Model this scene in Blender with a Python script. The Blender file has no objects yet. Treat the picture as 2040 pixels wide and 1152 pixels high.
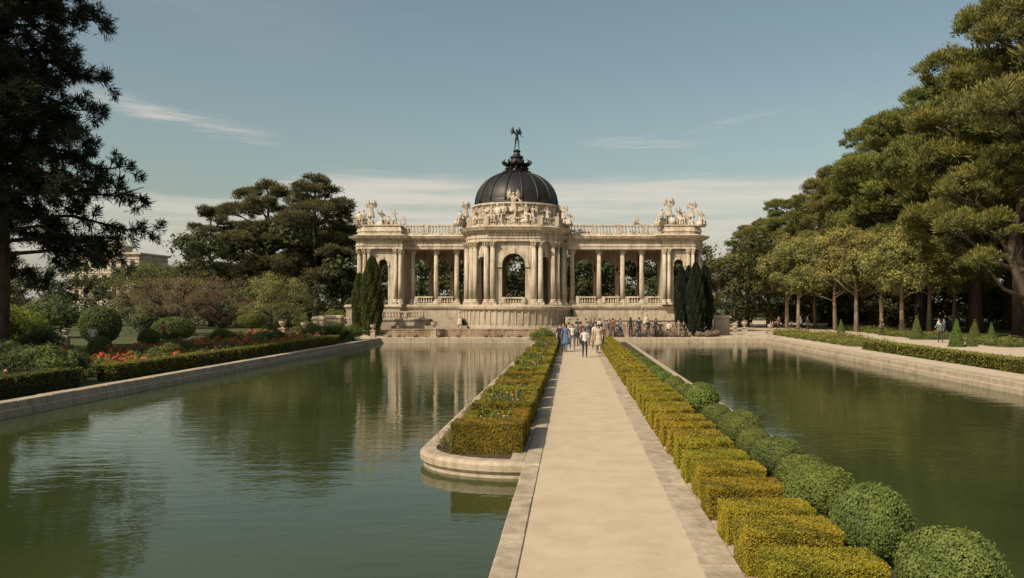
import bpy, math, random
import numpy as np
from mathutils import Vector, Matrix
R=math.radians
scene=bpy.context.scene
COL=scene.collection
# ---------------------------------------------------------------- materials
def newmat(name):
    m=bpy.data.materials.new(name); m.use_nodes=True
    nt=m.node_tree; b=nt.nodes['Principled BSDF']
    return m,nt,b
def N(nt,t,**k):
    n=nt.nodes.new(t)
    for a,v in k.items():
        try: setattr(n,a,v)
        except Exception: pass
    return n
def ramp(nt,stops):
    r=N(nt,'ShaderNodeValToRGB'); e=r.color_ramp.elements
    while len(e)<len(stops): e.new(0.5)
    for i,(p,c) in enumerate(stops):
        e[i].position=p; e[i].color=(c[0],c[1],c[2],1)
    return r
def noisemat(name,stops,scale=3,rough=0.85,bump=0.3,bscale=20,bdist=0.02,stretch=(1,1,1),detail=6,spec=0.3):
    m,nt,b=newmat(name)
    tc=N(nt,'ShaderNodeTexCoord'); mp=N(nt,'ShaderNodeMapping'); mp.inputs['Scale'].default_value=stretch
    nt.links.new(tc.outputs['Object'],mp.inputs[0])
    n=N(nt,'ShaderNodeTexNoise'); n.inputs['Scale'].default_value=scale; n.inputs['Detail'].default_value=detail; n.inputs['Roughness'].default_value=0.65
    nt.links.new(mp.outputs[0],n.inputs['Vector'])
    r=ramp(nt,stops); nt.links.new(n.outputs[0],r.inputs[0]); nt.links.new(r.outputs[0],b.inputs['Base Color'])
    b.inputs['Roughness'].default_value=rough
    b.inputs['Specular IOR Level'].default_value=spec
    n2=N(nt,'ShaderNodeTexNoise'); n2.inputs['Scale'].default_value=bscale; n2.inputs['Detail'].default_value=5
    nt.links.new(mp.outputs[0],n2.inputs['Vector'])
    bp=N(nt,'ShaderNodeBump'); bp.inputs['Strength'].default_value=bump; bp.inputs['Distance'].default_value=bdist
    nt.links.new(n2.outputs[0],bp.inputs['Height']); nt.links.new(bp.outputs[0],b.inputs['Normal'])
    return m
def flat(name,c,rough=0.8,metal=0):
    m,nt,b=newmat(name); b.inputs['Base Color'].default_value=(c[0],c[1],c[2],1)
    b.inputs['Roughness'].default_value=rough; b.inputs['Metallic'].default_value=metal
    return m
def leafmat(name,trans=0.3):
    m=bpy.data.materials.new(name); m.use_nodes=True; nt=m.node_tree; nt.nodes.clear()
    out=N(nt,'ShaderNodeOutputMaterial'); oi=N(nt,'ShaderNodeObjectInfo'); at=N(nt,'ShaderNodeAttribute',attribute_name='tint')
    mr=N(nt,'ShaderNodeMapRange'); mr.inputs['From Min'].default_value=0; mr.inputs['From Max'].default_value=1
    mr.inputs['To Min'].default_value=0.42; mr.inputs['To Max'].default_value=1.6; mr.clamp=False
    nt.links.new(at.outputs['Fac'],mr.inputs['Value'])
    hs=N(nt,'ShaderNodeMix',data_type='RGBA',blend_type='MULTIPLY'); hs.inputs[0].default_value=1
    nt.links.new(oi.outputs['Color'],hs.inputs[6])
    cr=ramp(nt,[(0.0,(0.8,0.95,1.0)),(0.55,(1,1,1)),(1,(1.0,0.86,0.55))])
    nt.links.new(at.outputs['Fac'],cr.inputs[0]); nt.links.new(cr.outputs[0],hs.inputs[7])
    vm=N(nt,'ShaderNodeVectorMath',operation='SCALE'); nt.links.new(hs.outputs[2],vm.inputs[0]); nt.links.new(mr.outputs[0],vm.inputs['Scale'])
    d=N(nt,'ShaderNodeBsdfPrincipled'); d.inputs['Roughness'].default_value=0.6; d.inputs['Specular IOR Level'].default_value=0.2
    t=N(nt,'ShaderNodeBsdfTranslucent'); mx=N(nt,'ShaderNodeMixShader'); mx.inputs[0].default_value=trans
    nt.links.new(vm.outputs[0],d.inputs['Base Color']); nt.links.new(vm.outputs[0],t.inputs[0])
    nt.links.new(d.outputs[0],mx.inputs[1]); nt.links.new(t.outputs[0],mx.inputs[2]); nt.links.new(mx.outputs[0],out.inputs[0])
    return m
LEAF=leafmat('leaves',0.35)
BARK=noisemat('bark',[(0.3,(0.03,0.022,0.016)),(0.7,(0.10,0.075,0.055))],scale=4,bump=0.8,bscale=9,bdist=0.06,stretch=(1,1,0.25))
BARKL=noisemat('pale_bark',[(0.3,(0.16,0.12,0.085)),(0.7,(0.36,0.29,0.22))],scale=4,bump=0.6,bscale=9,bdist=0.04,stretch=(1,1,0.3))
def stonemat(name,a,b_,c,streak=0.5,grime=0.0):
    m,nt,b=newmat(name)
    tc=N(nt,'ShaderNodeTexCoord')
    n=N(nt,'ShaderNodeTexNoise'); n.inputs['Scale'].default_value=0.9; n.inputs['Detail'].default_value=9; n.inputs['Roughness'].default_value=0.7
    nt.links.new(tc.outputs['Object'],n.inputs['Vector'])
    r=ramp(nt,[(0.3,a),(0.5,b_),(0.72,c)]); nt.links.new(n.outputs[0],r.inputs[0])
    mp=N(nt,'ShaderNodeMapping'); mp.inputs['Scale'].default_value=(3.5,3.5,0.35); nt.links.new(tc.outputs['Object'],mp.inputs[0])
    s=N(nt,'ShaderNodeTexNoise'); s.inputs['Scale'].default_value=1.2; s.inputs['Detail'].default_value=6; nt.links.new(mp.outputs[0],s.inputs['Vector'])
    sr=ramp(nt,[(0.36,(1-streak,1-streak*1.06,1-streak*1.15)),(0.58,(1,1,1))]); nt.links.new(s.outputs[0],sr.inputs[0])
    mu=N(nt,'ShaderNodeMix',data_type='RGBA',blend_type='MULTIPLY'); mu.inputs[0].default_value=1
    nt.links.new(r.outputs[0],mu.inputs[6]); nt.links.new(sr.outputs[0],mu.inputs[7])
    o_=mu.outputs[2]
    if grime:
        sx=N(nt,'ShaderNodeSeparateXYZ'); nt.links.new(tc.outputs['Object'],sx.inputs[0])
        ad_=N(nt,'ShaderNodeMath',operation='MULTIPLY_ADD'); nt.links.new(s.outputs[0],ad_.inputs[0]); ad_.inputs[1].default_value=-3.0; nt.links.new(sx.outputs[2],ad_.inputs[2])
        g=N(nt,'ShaderNodeMapRange'); g.inputs[1].default_value=-1.6; g.inputs[2].default_value=1.6; g.inputs[3].default_value=grime; g.inputs[4].default_value=0; nt.links.new(ad_.outputs[0],g.inputs[0])
        m2=N(nt,'ShaderNodeMix',data_type='RGBA'); nt.links.new(g.outputs[0],m2.inputs[0]); nt.links.new(o_,m2.inputs[6]); m2.inputs[7].default_value=(0.16,0.12,0.08,1); o_=m2.outputs[2]
    nt.links.new(o_,b.inputs['Base Color'])
    b.inputs['Roughness'].default_value=0.85; b.inputs['Specular IOR Level'].default_value=0.25
    n2=N(nt,'ShaderNodeTexNoise'); n2.inputs['Scale'].default_value=14; n2.inputs['Detail'].default_value=6; nt.links.new(tc.outputs['Object'],n2.inputs['Vector'])
    bp=N(nt,'ShaderNodeBump'); bp.inputs['Strength'].default_value=0.5; bp.inputs['Distance'].default_value=0.03
    nt.links.new(n2.outputs[0],bp.inputs['Height']); nt.links.new(bp.outputs[0],b.inputs['Normal'])
    return m
STONE=stonemat('pavilion_stone',(0.34,0.275,0.205),(0.50,0.43,0.34),(0.57,0.51,0.425),0.38,0.6)
STAT=stonemat('statue_stone',(0.38,0.31,0.24),(0.54,0.47,0.38),(0.6,0.54,0.46),0.35)
KERB=stonemat('kerb_stone',(0.28,0.225,0.165),(0.40,0.33,0.25),(0.46,0.39,0.30),0.25)
BRICK=stonemat('terrace_stone',(0.20,0.135,0.09),(0.31,0.225,0.16),(0.38,0.30,0.22),0.4)
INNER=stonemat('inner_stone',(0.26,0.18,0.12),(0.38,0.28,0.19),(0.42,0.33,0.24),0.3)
ROCK=stonemat('dark_rock',(0.07,0.05,0.035),(0.14,0.105,0.075),(0.2,0.16,0.12),0.4)
DOME=noisemat('dome_lead',[(0.3,(0.006,0.006,0.007)),(0.7,(0.022,0.020,0.019))],scale=2,rough=0.5,bump=0.25,bscale=8,spec=0.4)
BRONZE=noisemat('bronze',[(0.3,(0.01,0.014,0.014)),(0.7,(0.03,0.04,0.04))],scale=5,rough=0.5,bump=0.3)
PATH=noisemat('path_gravel',[(0.25,(0.39,0.31,0.22)),(0.5,(0.45,0.37,0.27)),(0.8,(0.51,0.425,0.32))],scale=1.6,rough=0.95,bump=0.5,bscale=55,bdist=0.012,detail=12,spec=0.1)
GRAV=noisemat('promenade_gravel',[(0.3,(0.40,0.32,0.24)),(0.7,(0.50,0.42,0.33))],scale=0.6,rough=0.95,bump=0.3,bscale=30,spec=0.1)
SOIL=noisemat('soil',[(0.3,(0.03,0.025,0.015)),(0.7,(0.09,0.065,0.04))],scale=4,rough=0.95,bump=0.8,bscale=15,bdist=0.05)
GRASS=noisemat('ground_grass',[(0.3,(0.03,0.045,0.015)),(0.5,(0.06,0.075,0.025)),(0.75,(0.16,0.13,0.075))],scale=0.5,rough=0.95,bump=0.8,bscale=12,bdist=0.06,detail=10)
RED=flat('flower_red',(0.48,0.05,0.03)); PINK=flat('flower_pink',(0.55,0.2,0.16))
GLASS=flat('dark_window',(0.02,0.025,0.03),0.2)
# ---------------------------------------------------------------- mesh builder
class MB:
    def __init__(s):
        s.v=[];s.n=0;s.li=[];s.ls=[];s.mi=[];s.sm=[];s.ti=[];s.T=None
    def add(s,v,f,mat=0,smooth=False,tint=0.5):
        v=np.asarray(v,dtype=float).reshape(-1,3)
        if s.T is not None: v=v@s.T[:3,:3].T+s.T[:3,3]
        if isinstance(f,np.ndarray):
            s.li.append((f+s.n).ravel()); k=len(f); s.ls.append(np.full(k,f.shape[1]))
        else:
            k=len(f); s.li.append(np.array([i+s.n for q in f for i in q],dtype=int)); s.ls.append(np.array([len(q) for q in f],dtype=int))
        s.mi.append(np.full(k,mat) if np.isscalar(mat) else np.asarray(mat)); s.sm.append(np.full(k,smooth))
        s.ti.append(np.full(len(v),tint) if np.isscalar(tint) else np.asarray(tint,dtype=float))
        s.v.append(v); s.n+=len(v)
    def box(s,x0,x1,y0,y1,z0,z1,mat=0,tint=0.5):
        v=[(x,y,z) for z in(z0,z1) for y in(y0,y1) for x in(x0,x1)]
        s.add(v,[(0,2,3,1),(4,5,7,6),(0,1,5,4),(2,6,7,3),(0,4,6,2),(1,3,7,5)],mat,False,tint)
    def lathe(s,prof,cx=0,cy=0,n=20,mat=0,smooth=False,a0=0,a1=2*math.pi,sx=1,sy=1):
        full=abs(a1-a0-2*math.pi)<1e-6; k=n if full else n+1
        v=[];f=[]
        for r,z in prof:
            for i in range(k):
                a=a0+(a1-a0)*i/n; v.append((cx+sx*r*math.cos(a),cy+sy*r*math.sin(a),z))
        for j in range(len(prof)-1):
            for i in range(n):
                i2=(i+1)%k; f.append((j*k+i,j*k+i2,(j+1)*k+i2,(j+1)*k+i))
        if full:
            f.append(tuple(reversed(range(k)))); f.append(tuple((len(prof)-1)*k+i for i in range(k)))
        s.add(v,f,mat,smooth)
    def tube(s,P,rad,n=8,mat=0,smooth=True,tint=0.5):
        P=[Vector(p) for p in P]; v=[];f=[]; up=None
        for i,p in enumerate(P):
            d=(P[min(i+1,len(P)-1)]-P[max(i-1,0)]).normalized()
            if up is None: up=Vector((1,0,0)) if abs(d.x)<0.8 else Vector((0,1,0))
            a=(up-d*up.dot(d)).normalized(); b=d.cross(a); up=a
            for k in range(n):
                t=2*math.pi*k/n; v.append(p+(a*math.cos(t)+b*math.sin(t))*rad[i])
        for i in range(len(P)-1):
            for k in range(n):
                k2=(k+1)%n; f.append((i*n+k,i*n+k2,(i+1)*n+k2,(i+1)*n+k))
        f.append(tuple(reversed(range(n)))); f.append(tuple((len(P)-1)*n+k for k in range(n)))
        s.add(np.array([tuple(q) for q in v]),f,mat,smooth,tint)
    def mould(s,poly,prof,mat=0,cap=True):
        n=len(poly);P=[Vector(p) for p in poly];off=[]
        for i in range(n):
            a=(P[i]-P[i-1]).normalized(); b=(P[(i+1)%n]-P[i]).normalized()
            na=Vector((a.y,-a.x)); nb=Vector((b.y,-b.x)); m=na+nb; m=m/max(m.dot(na),0.3)
            off.append(m)
        v=[];f=[]
        for o,z in prof:
            for i in range(n):
                q=P[i]+off[i]*o; v.append((q.x,q.y,z))
        for j in range(len(prof)-1):
            for i in range(n):
                i2=(i+1)%n; f.append((j*n+i,j*n+i2,(j+1)*n+i2,(j+1)*n+i))
        if cap:
            f.append(tuple(reversed(range(n)))); f.append(tuple((len(prof)-1)*n+i for i in range(n)))
        s.add(v,f,mat)
    def archwall(s,w,z0,zs,r,z1,th,mat=0,seg=14,ring=0.28,proud=0.09):
        h=w/2
        s.box(-h,-r,0,th,z0,z1,mat); s.box(r,h,0,th,z0,z1,mat)
        v=[];f=[]
        for i in range(seg+1):
            a=math.pi*(1-i/seg); x=r*math.cos(a); z=zs+r*math.sin(a)
            v+=[(x,0,z),(x,0,z1),(x,th,z),(x,th,z1)]
        for i in range(seg):
            a=4*i;b=a+4
            f+=[(a,b,b+1,a+1),(a+2,a+3,b+3,b+2),(a,a+2,b+2,b),(a+1,b+1,b+3,a+3)]
        s.add(v,f,mat)
        v=[];f=[]
        R1=r-0.02;R2=r+ring
        for i in range(seg+1):
            a=math.pi*(1-i/seg)
            for q,y in((R1,-proud),(R2,-proud),(R1,0.1),(R2,0.1)): v.append((q*math.cos(a),y,zs+q*math.sin(a)))
        for i in range(seg):
            a=4*i;b=a+4
            f+=[(a,b,b+1,a+1),(a+1,b+1,b+3,a+3),(a,a+2,b+2,b)]
        f+=[(0,1,3,2),(4*seg,4*seg+2,4*seg+3,4*seg+1)]
        s.add(v,f,mat)
        s.box(-r-ring-0.03,-r+0.03,-proud-0.04,0.12,zs-0.25,zs-0.01,mat); s.box(r-0.03,r+ring+0.03,-proud-0.04,0.12,zs-0.25,zs-0.01,mat)
        s.box(-0.16,0.16,-proud-0.08,0.05,zs+r-0.05,zs+r+ring+0.12,mat)
    def leaves(s,P,Nr,size,aspect=0.5,mat=0,tint=0.5,rng=None,rand=0.8,along=None):
        n=len(P)
        if along is not None:   # needles: long axis follows the given direction
            t=along+rng.normal(0,0.35,(n,3)); t/=np.linalg.norm(t,axis=1)[:,None]+1e-9
            q=rng.normal(0,1,(n,3)); b=np.cross(t,q); b/=np.linalg.norm(b,axis=1)[:,None]+1e-9
        else:
            Nr=Nr+rng.normal(0,rand,(n,3)); Nr/=np.linalg.norm(Nr,axis=1)[:,None]+1e-9
            q=rng.normal(0,1,(n,3)); t=np.cross(Nr,q); t/=np.linalg.norm(t,axis=1)[:,None]+1e-9; b=np.cross(Nr,t)
        sz=(size*(0.6+0.8*rng.random(n)))[:,None]
        v=np.stack([P-t*sz*0.5,P+b*sz*0.5*aspect,P+t*sz*0.5,P-b*sz*0.5*aspect],1).reshape(-1,3)
        f=np.arange(4*n).reshape(n,4)
        ti=np.repeat(np.broadcast_to(tint,(n,))+rng.normal(0,0.13,n),4)
        s.add(v,f,mat,False,ti)
    def mesh(s,name,mats):
        me=bpy.data.meshes.new(name)
        v=np.concatenate(s.v);li=np.concatenate(s.li);ls=np.concatenate(s.ls);mi=np.concatenate(s.mi);sm=np.concatenate(s.sm);ti=np.concatenate(s.ti)
        me.vertices.add(len(v)); me.vertices.foreach_set('co',v.ravel().astype(np.float32))
        me.loops.add(len(li)); me.loops.foreach_set('vertex_index',li.astype(np.int32))
        me.polygons.add(len(ls)); st=np.concatenate([[0],np.cumsum(ls)[:-1]])
        me.polygons.foreach_set('loop_start',st.astype(np.int32)); me.polygons.foreach_set('loop_total',ls.astype(np.int32))
        for m in mats: me.materials.append(m)
        me.polygons.foreach_set('material_index',mi.astype(np.int32)); me.polygons.foreach_set('use_smooth',sm.astype(bool))
        me.update(calc_edges=True)
        a=me.attributes.new('tint','FLOAT','POINT'); a.data.foreach_set('value',ti.astype(np.float32))
        return me
def obj(name,me,loc=(0,0,0),rot=0,sc=1,parent=None,color=None):
    o=bpy.data.objects.new(name,me); COL.objects.link(o); o.location=loc; o.rotation_euler=(0,0,rot)
    o.scale=(sc,sc,sc) if np.isscalar(sc) else sc
    if parent: o.parent=parent
    if color: o.color=(color[0],color[1],color[2],1)
    return o
def empty(name,loc=(0,0,0)):
    o=bpy.data.objects.new(name,None); COL.objects.link(o); o.location=loc; o.empty_display_size=0.3; return o
def TM(x,y,z,rz=0,s=1):
    return np.array(Matrix.Translation((x,y,z))@Matrix.Rotation(rz,4,'Z')@Matrix.Diagonal((s,s,s,1)))
# ---------------------------------------------------------------- camera / light / world
cam=bpy.data.cameras.new('camera'); co=bpy.data.objects.new('camera',cam); COL.objects.link(co)
co.location=(0,0,3.0); co.rotation_euler=(R(90),0,0); cam.sensor_width=36; cam.lens=28.24
cam.shift_x=-0.0598; cam.shift_y=0.0152; cam.clip_end=3000; cam.clip_start=0.1
scene.camera=co
sdir=Vector((-0.66,-0.72,0.0)).normalized(); EL=R(42)
sdir=Vector((sdir.x*math.cos(EL),sdir.y*math.cos(EL),math.sin(EL)))
sl=bpy.data.lights.new('sun','SUN'); sl.energy=4.7; sl.angle=R(0.6); sl.color=(1,0.87,0.68)
so=bpy.data.objects.new('sun',sl); COL.objects.link(so); so.rotation_euler=sdir.to_track_quat('Z','Y').to_euler(); so.location=(-40,-10,50)
w=bpy.data.worlds.new('World'); scene.world=w; w.use_nodes=True; nt=w.node_tree; nt.nodes.clear()
out=N(nt,'ShaderNodeOutputWorld'); bg=N(nt,'ShaderNodeBackground'); bg.inputs[1].default_value=0.13
sky=N(nt,'ShaderNodeTexSky'); sky.sky_type='NISHITA'; sky.sun_disc=False; sky.sun_elevation=EL
sky.sun_rotation=math.atan2(sdir.x,sdir.y)%(2*math.pi); sky.air_density=1.0; sky.dust_density=3.0; sky.ozone_density=1.0
tint=N(nt,'ShaderNodeMix',data_type='RGBA',blend_type='MULTIPLY'); tint.inputs[0].default_value=1; tint.inputs[7].default_value=(1.06,1.0,0.77,1)
nt.links.new(sky.outputs[0],tint.inputs[6])
tc=N(nt,'ShaderNodeTexCoord'); sp=N(nt,'ShaderNodeSeparateXYZ'); nt.links.new(tc.outputs['Generated'],sp.inputs[0])
def mth(op,a,b=None,c=None):
    n=N(nt,'ShaderNodeMath',operation=op)
    for i,x in enumerate((a,b,c)):
        if x is None: continue
        if isinstance(x,(int,float)): n.inputs[i].default_value=x
        else: nt.links.new(x,n.inputs[i])
    return n.outputs[0]
def sstep(x,a,b,ta=0,tb=1):
    n=N(nt,'ShaderNodeMapRange'); n.interpolation_type='SMOOTHSTEP'; nt.links.new(x,n.inputs[0])
    n.inputs[1].default_value=a;n.inputs[2].default_value=b;n.inputs[3].default_value=ta;n.inputs[4].default_value=tb; return n.outputs[0]
def noise(scale,st,detail=6,rough=0.6):
    mp=N(nt,'ShaderNodeMapping'); mp.inputs['Scale'].default_value=st; nt.links.new(tc.outputs['Generated'],mp.inputs[0])
    n=N(nt,'ShaderNodeTexNoise'); n.inputs['Scale'].default_value=scale; n.inputs['Detail'].default_value=detail; n.inputs['Roughness'].default_value=rough
    nt.links.new(mp.outputs[0],n.inputs['Vector']); return n.outputs[0]
az=mth('ARCTAN2',sp.outputs[0],sp.outputs[1]); el=sp.outputs[2]
n1=noise(2.2,(1,1,7)); n2=noise(5,(1,1,16)); n3=noise(9,(1,1,10)); n4=noise(14,(1,1,22),8,0.7)
e1=mth('ADD',el,mth('MULTIPLY',mth('SUBTRACT',n1,0.5),0.06))
e1=mth('ADD',e1,mth('MULTIPLY',mth('SUBTRACT',n4,0.5),0.012))
band=mth('MULTIPLY',sstep(e1,0.163,0.143),sstep(e1,0.03,0.12,0.35,1))
azm=sstep(mth('ADD',az,mth('MULTIPLY',mth('SUBTRACT',n3,0.5),0.3)),-0.36,-0.27)
lowb=sstep(mth('ADD',e1,mth('MULTIPLY',mth('SUBTRACT',n2,0.5),0.04)),0.128,0.108)
bandm=mth('MULTIPLY',mth('MAXIMUM',mth('MULTIPLY',band,azm),mth('MULTIPLY',lowb,0.85)),sstep(n2,0.3,0.62,0.35,1.0))
def wisp(ac,ec,aw,ew,slope,k):
    d=mth('SUBTRACT',az,ac); ee=mth('SUBTRACT',mth('SUBTRACT',el,ec),mth('MULTIPLY',d,slope))
    ee=mth('ADD',ee,mth('MULTIPLY',mth('SUBTRACT',n3,0.5),0.03)); ee=mth('ADD',ee,mth('MULTIPLY',mth('SUBTRACT',n4,0.5),0.012))
    a=sstep(mth('ABSOLUTE',d),aw,aw*0.2); b=sstep(mth('ABSOLUTE',ee),ew,0)
    return mth('MULTIPLY',mth('MULTIPLY',mth('MULTIPLY',a,b),sstep(n4,0.3,0.65)),k)
w1=wisp(-0.46,0.205,0.13,0.014,-0.16,0.8); w2=wisp(0.09,0.197,0.10,0.007,0.0,0.5); w3=wisp(0.2,0.222,0.08,0.006,0.2,0.25)
w4=mth('MULTIPLY',mth('MULTIPLY',sstep(noise(1.3,(1,1,5)),0.5,0.8),sstep(el,0.1,0.2)),0.14)
cm=mth('MINIMUM',mth('ADD',mth('ADD',mth('ADD',bandm,w1),mth('ADD',w2,w3)),w4),1.0)
cmx=N(nt,'ShaderNodeMix',data_type='RGBA'); nt.links.new(mth('MULTIPLY',cm,0.85),cmx.inputs[0]); nt.links.new(tint.outputs[2],cmx.inputs[6]); cmx.inputs[7].default_value=(5.4,5.05,4.45,1)
nt.links.new(cmx.outputs[2],bg.inputs[0]); nt.links.new(bg.outputs[0],out.inputs[0])
scene.view_settings.view_transform='Standard'; scene.view_settings.look='None'; scene.view_settings.exposure=0
# ---------------------------------------------------------------- ground, pool, path
PX0,PX1,PY0,PY1=-16.8,16.7,-12.0,70.0
def sheet(name,rects,z,mat):
    b=MB()
    for x0,x1,y0,y1 in rects: b.add([(x0,y0,z),(x1,y0,z),(x1,y1,z),(x0,y1,z)],[(0,1,2,3)])
    return obj(name,b.mesh(name,[mat]))
G=1500
sheet('ground',[(-G,PX0-.2,-G,G),(PX1+.3,G,-G,G),(PX0-.2,PX1+.3,PY1+.3,G),(PX0-.2,PX1+.3,-G,PY0-.3)],-0.02,GRASS)
sheet('promenade',[(17.4,36,-30,150)],0.0,GRAV)
sheet('terrace_pavement',[(-24,17.4,70.5,92)],0.0,GRAV)
sheet('garden_path',[(-31.5,-28.5,20,110),(-28.5,-24,66,72)],0.0,GRAV)
m,nt2,b=newmat('pool_water')
tcw=N(nt2,'ShaderNodeTexCoord')
nn=N(nt2,'ShaderNodeTexNoise'); nn.inputs['Scale'].default_value=0.12; nn.inputs['Detail'].default_value=4; nt2.links.new(tcw.outputs['Object'],nn.inputs['Vector'])
rr=ramp(nt2,[(0.3,(0.024,0.037,0.012)),(0.7,(0.052,0.062,0.021))]); nt2.links.new(nn.outputs[0],rr.inputs[0]); nt2.links.new(rr.outputs[0],b.inputs['Base Color'])
b.inputs['Roughness'].default_value=0.02; b.inputs['IOR'].default_value=1.33; b.inputs['Specular IOR Level'].default_value=0.5
def wv(scale,st,det):
    mp=N(nt2,'ShaderNodeMapping'); mp.inputs['Scale'].default_value=st; nt2.links.new(tcw.outputs['Object'],mp.inputs[0])
    n=N(nt2,'ShaderNodeTexNoise'); n.inputs['Scale'].default_value=scale; n.inputs['Detail'].default_value=det; nt2.links.new(mp.outputs[0],n.inputs['Vector']); return n.outputs[0]
a1=wv(1.1,(1,2.4,1),3); a2=wv(4.5,(1,2.2,1),2)
ad=N(nt2,'ShaderNodeMath',operation='MULTIPLY_ADD'); nt2.links.new(a2,ad.inputs[0]); ad.inputs[1].default_value=0.22; nt2.links.new(a1,ad.inputs[2])
pw=wv(0.16,(1,1,1),3); pr_=N(nt2,'ShaderNodeMapRange'); pr_.inputs[1].default_value=0.35; pr_.inputs[2].default_value=0.65; pr_.inputs[3].default_value=0.09; pr_.inputs[4].default_value=0.24; nt2.links.new(pw,pr_.inputs[0])
bp=N(nt2,'ShaderNodeBump'); bp.inputs['Distance'].default_value=0.05; nt2.links.new(pr_.outputs[0],bp.inputs['Strength'])
nt2.links.new(ad.outputs[0],bp.inputs['Height']); nt2.links.new(bp.outputs[0],b.inputs['Normal'])
WATER=m
sheet('pool_water',[(PX0-.1,PX1+.1,PY0-.1,PY1+.1)],-0.36,WATER)
def kerbrun(mb,x0,x1,y0,y1,z0,z1,along='y',L=1.6,seed=0):
    rnd=random.Random(seed)
    a,bb=(y0,y1) if along=='y' else (x0,x1); p=a
    while p<bb-0.05:
        q=min(p+L*rnd.uniform(0.85,1.15),bb); d=rnd.uniform(-0.008,0.008)
        P=[(x0+d,p+.008),(x1+d,p+.008),(x1+d,q-.008),(x0+d,q-.008)] if along=='y' else [(p+.008,y0+d),(q-.008,y0+d),(q-.008,y1+d),(p+.008,y1+d)]
        zz=z1+rnd.uniform(-0.006,0.006)
        mb.mould(P,[(0,z0),(0,zz-0.025),(-0.02,zz)])
        p=q
pe=empty('pool_kerb')
k=MB(); kerbrun(k,-17.3,-16.8,PY0,PY1+.5,-1,0.10,seed=1); kerbrun(k,-16.84,-16.7,PY0,PY1,-1,-0.12,L=2.4,seed=2)
kerbrun(k,16.7,17.45,PY0,PY1+.5,-1,0.08,seed=3,L=2.2); kerbrun(k,16.6,16.74,PY0,PY1,-1,-0.14,L=3,seed=4)
kerbrun(k,-17.3,17.45,PY1+.01,PY1+.55,-1,0.09,'x',seed=5); kerbrun(k,-17.3,17.45,PY0-.5,PY0,-1,0.09,'x',seed=6)
obj('kerb_stones',k.mesh('kerb_stones',[KERB]),parent=pe)
pt=empty('path')
k=MB(); k.box(-0.62,1.46,PY0,PY1+.01,-1.2,-0.012); obj('gravel',k.mesh('gravel',[PATH]),parent=pt)
k=MB(); kerbrun(k,-0.94,-0.62,PY0,PY1,-1.2,0.0,seed=8,L=2.1); kerbrun(k,1.46,1.92,PY0,PY1,-1.2,0.0,seed=9,L=1.9)
obj('border_stones',k.mesh('border_stones',[KERB]),parent=pt)
def bed(name,poly,z1=-0.06):
    e=empty(name); b=MB()
    b.mould(poly,[(-0.02,-1.2),(-0.02,-0.3),(0.05,-0.22),(0.06,-0.1),(0.02,-0.05),(-0.03,-0.03),(-0.28,-0.03),(-0.30,-0.12)],cap=False)
    obj('stone_rim',b.mesh('stone_rim',[KERB]),parent=e)
    b=MB(); b.mould(poly,[(-0.28,-0.5),(-0.28,z1)]); obj('soil',b.mesh('soil',[SOIL]),parent=e); return e
arc=[(-0.95-2.25*math.sin(t),17.2-1.75*math.cos(t)) for t in np.linspace(math.pi/2,0,12)]
bed('planting_bed',[(-0.95,66),(-3.2,66)]+arc)
bed('planting_bed',[(4.6,66),(1.93,66),(1.93,-8),(4.6,-8)])
# ---------------------------------------------------------------- foliage meshes
def boxleaf(mb,x0,x1,y0,y1,z0,z1,dens,size,rng,core=True,bumpy=0.03,tl=0.5,wob=1.0):
    c=0.75*size+bumpy
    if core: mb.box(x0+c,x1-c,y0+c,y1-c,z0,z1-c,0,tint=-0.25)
    A=[((x1-x0)*(y1-y0),'t'),((x1-x0)*(z1-z0),'f'),((x1-x0)*(z1-z0),'b'),((y1-y0)*(z1-z0),'l'),((y1-y0)*(z1-z0),'r')]
    ph=rng.random()*6
    for ar,kk in A:
        n=max(4,int(ar*dens)); u=rng.random(n);v=rng.random(n); d=np.abs(rng.normal(0,bumpy,n))-(rng.random(n)<0.04)*rng.random(n)*0.045
        P=np.zeros((n,3));Nn=np.zeros((n,3))
        if kk=='t': P[:,0]=x0+u*(x1-x0);P[:,1]=y0+v*(y1-y0);P[:,2]=z1-d+wob*(0.022*np.sin(P[:,0]*7+ph)*np.sin(P[:,1]*6+ph)+0.012*np.sin(P[:,0]*17+ph)*np.sin(P[:,1]*19));Nn[:,2]=1
        elif kk in'fb':
            P[:,0]=x0+u*(x1-x0);P[:,2]=z0+v*(z1-z0);w_=wob*0.02*np.sin(P[:,0]*8+ph+P[:,2]*7);P[:,1]=(y0+d+w_) if kk=='f' else (y1-d+w_);Nn[:,1]=-1 if kk=='f' else 1
        else:
            P[:,1]=y0+u*(y1-y0);P[:,2]=z0+v*(z1-z0);w_=wob*0.02*np.sin(P[:,1]*8+ph+P[:,2]*7);P[:,0]=(x0+d+w_) if kk=='l' else (x1-d+w_);Nn[:,0]=-1 if kk=='l' else 1
        ex=np.minimum(P[:,0]-x0,x1-P[:,0]); ey=np.minimum(P[:,1]-y0,y1-P[:,1]); rd=0.05
        if kk=='t': P[:,2]-=np.clip(rd-np.minimum(ex,ey),0,rd)**2/rd*0.8
        hz=(P[:,2]-z0)/(z1-z0)
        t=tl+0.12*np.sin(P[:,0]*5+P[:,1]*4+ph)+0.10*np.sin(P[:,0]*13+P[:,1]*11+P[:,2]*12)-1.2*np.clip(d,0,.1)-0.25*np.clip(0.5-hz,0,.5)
        mb.leaves(P,Nn,size,0.55,0,t,rng,0.6)
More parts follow.
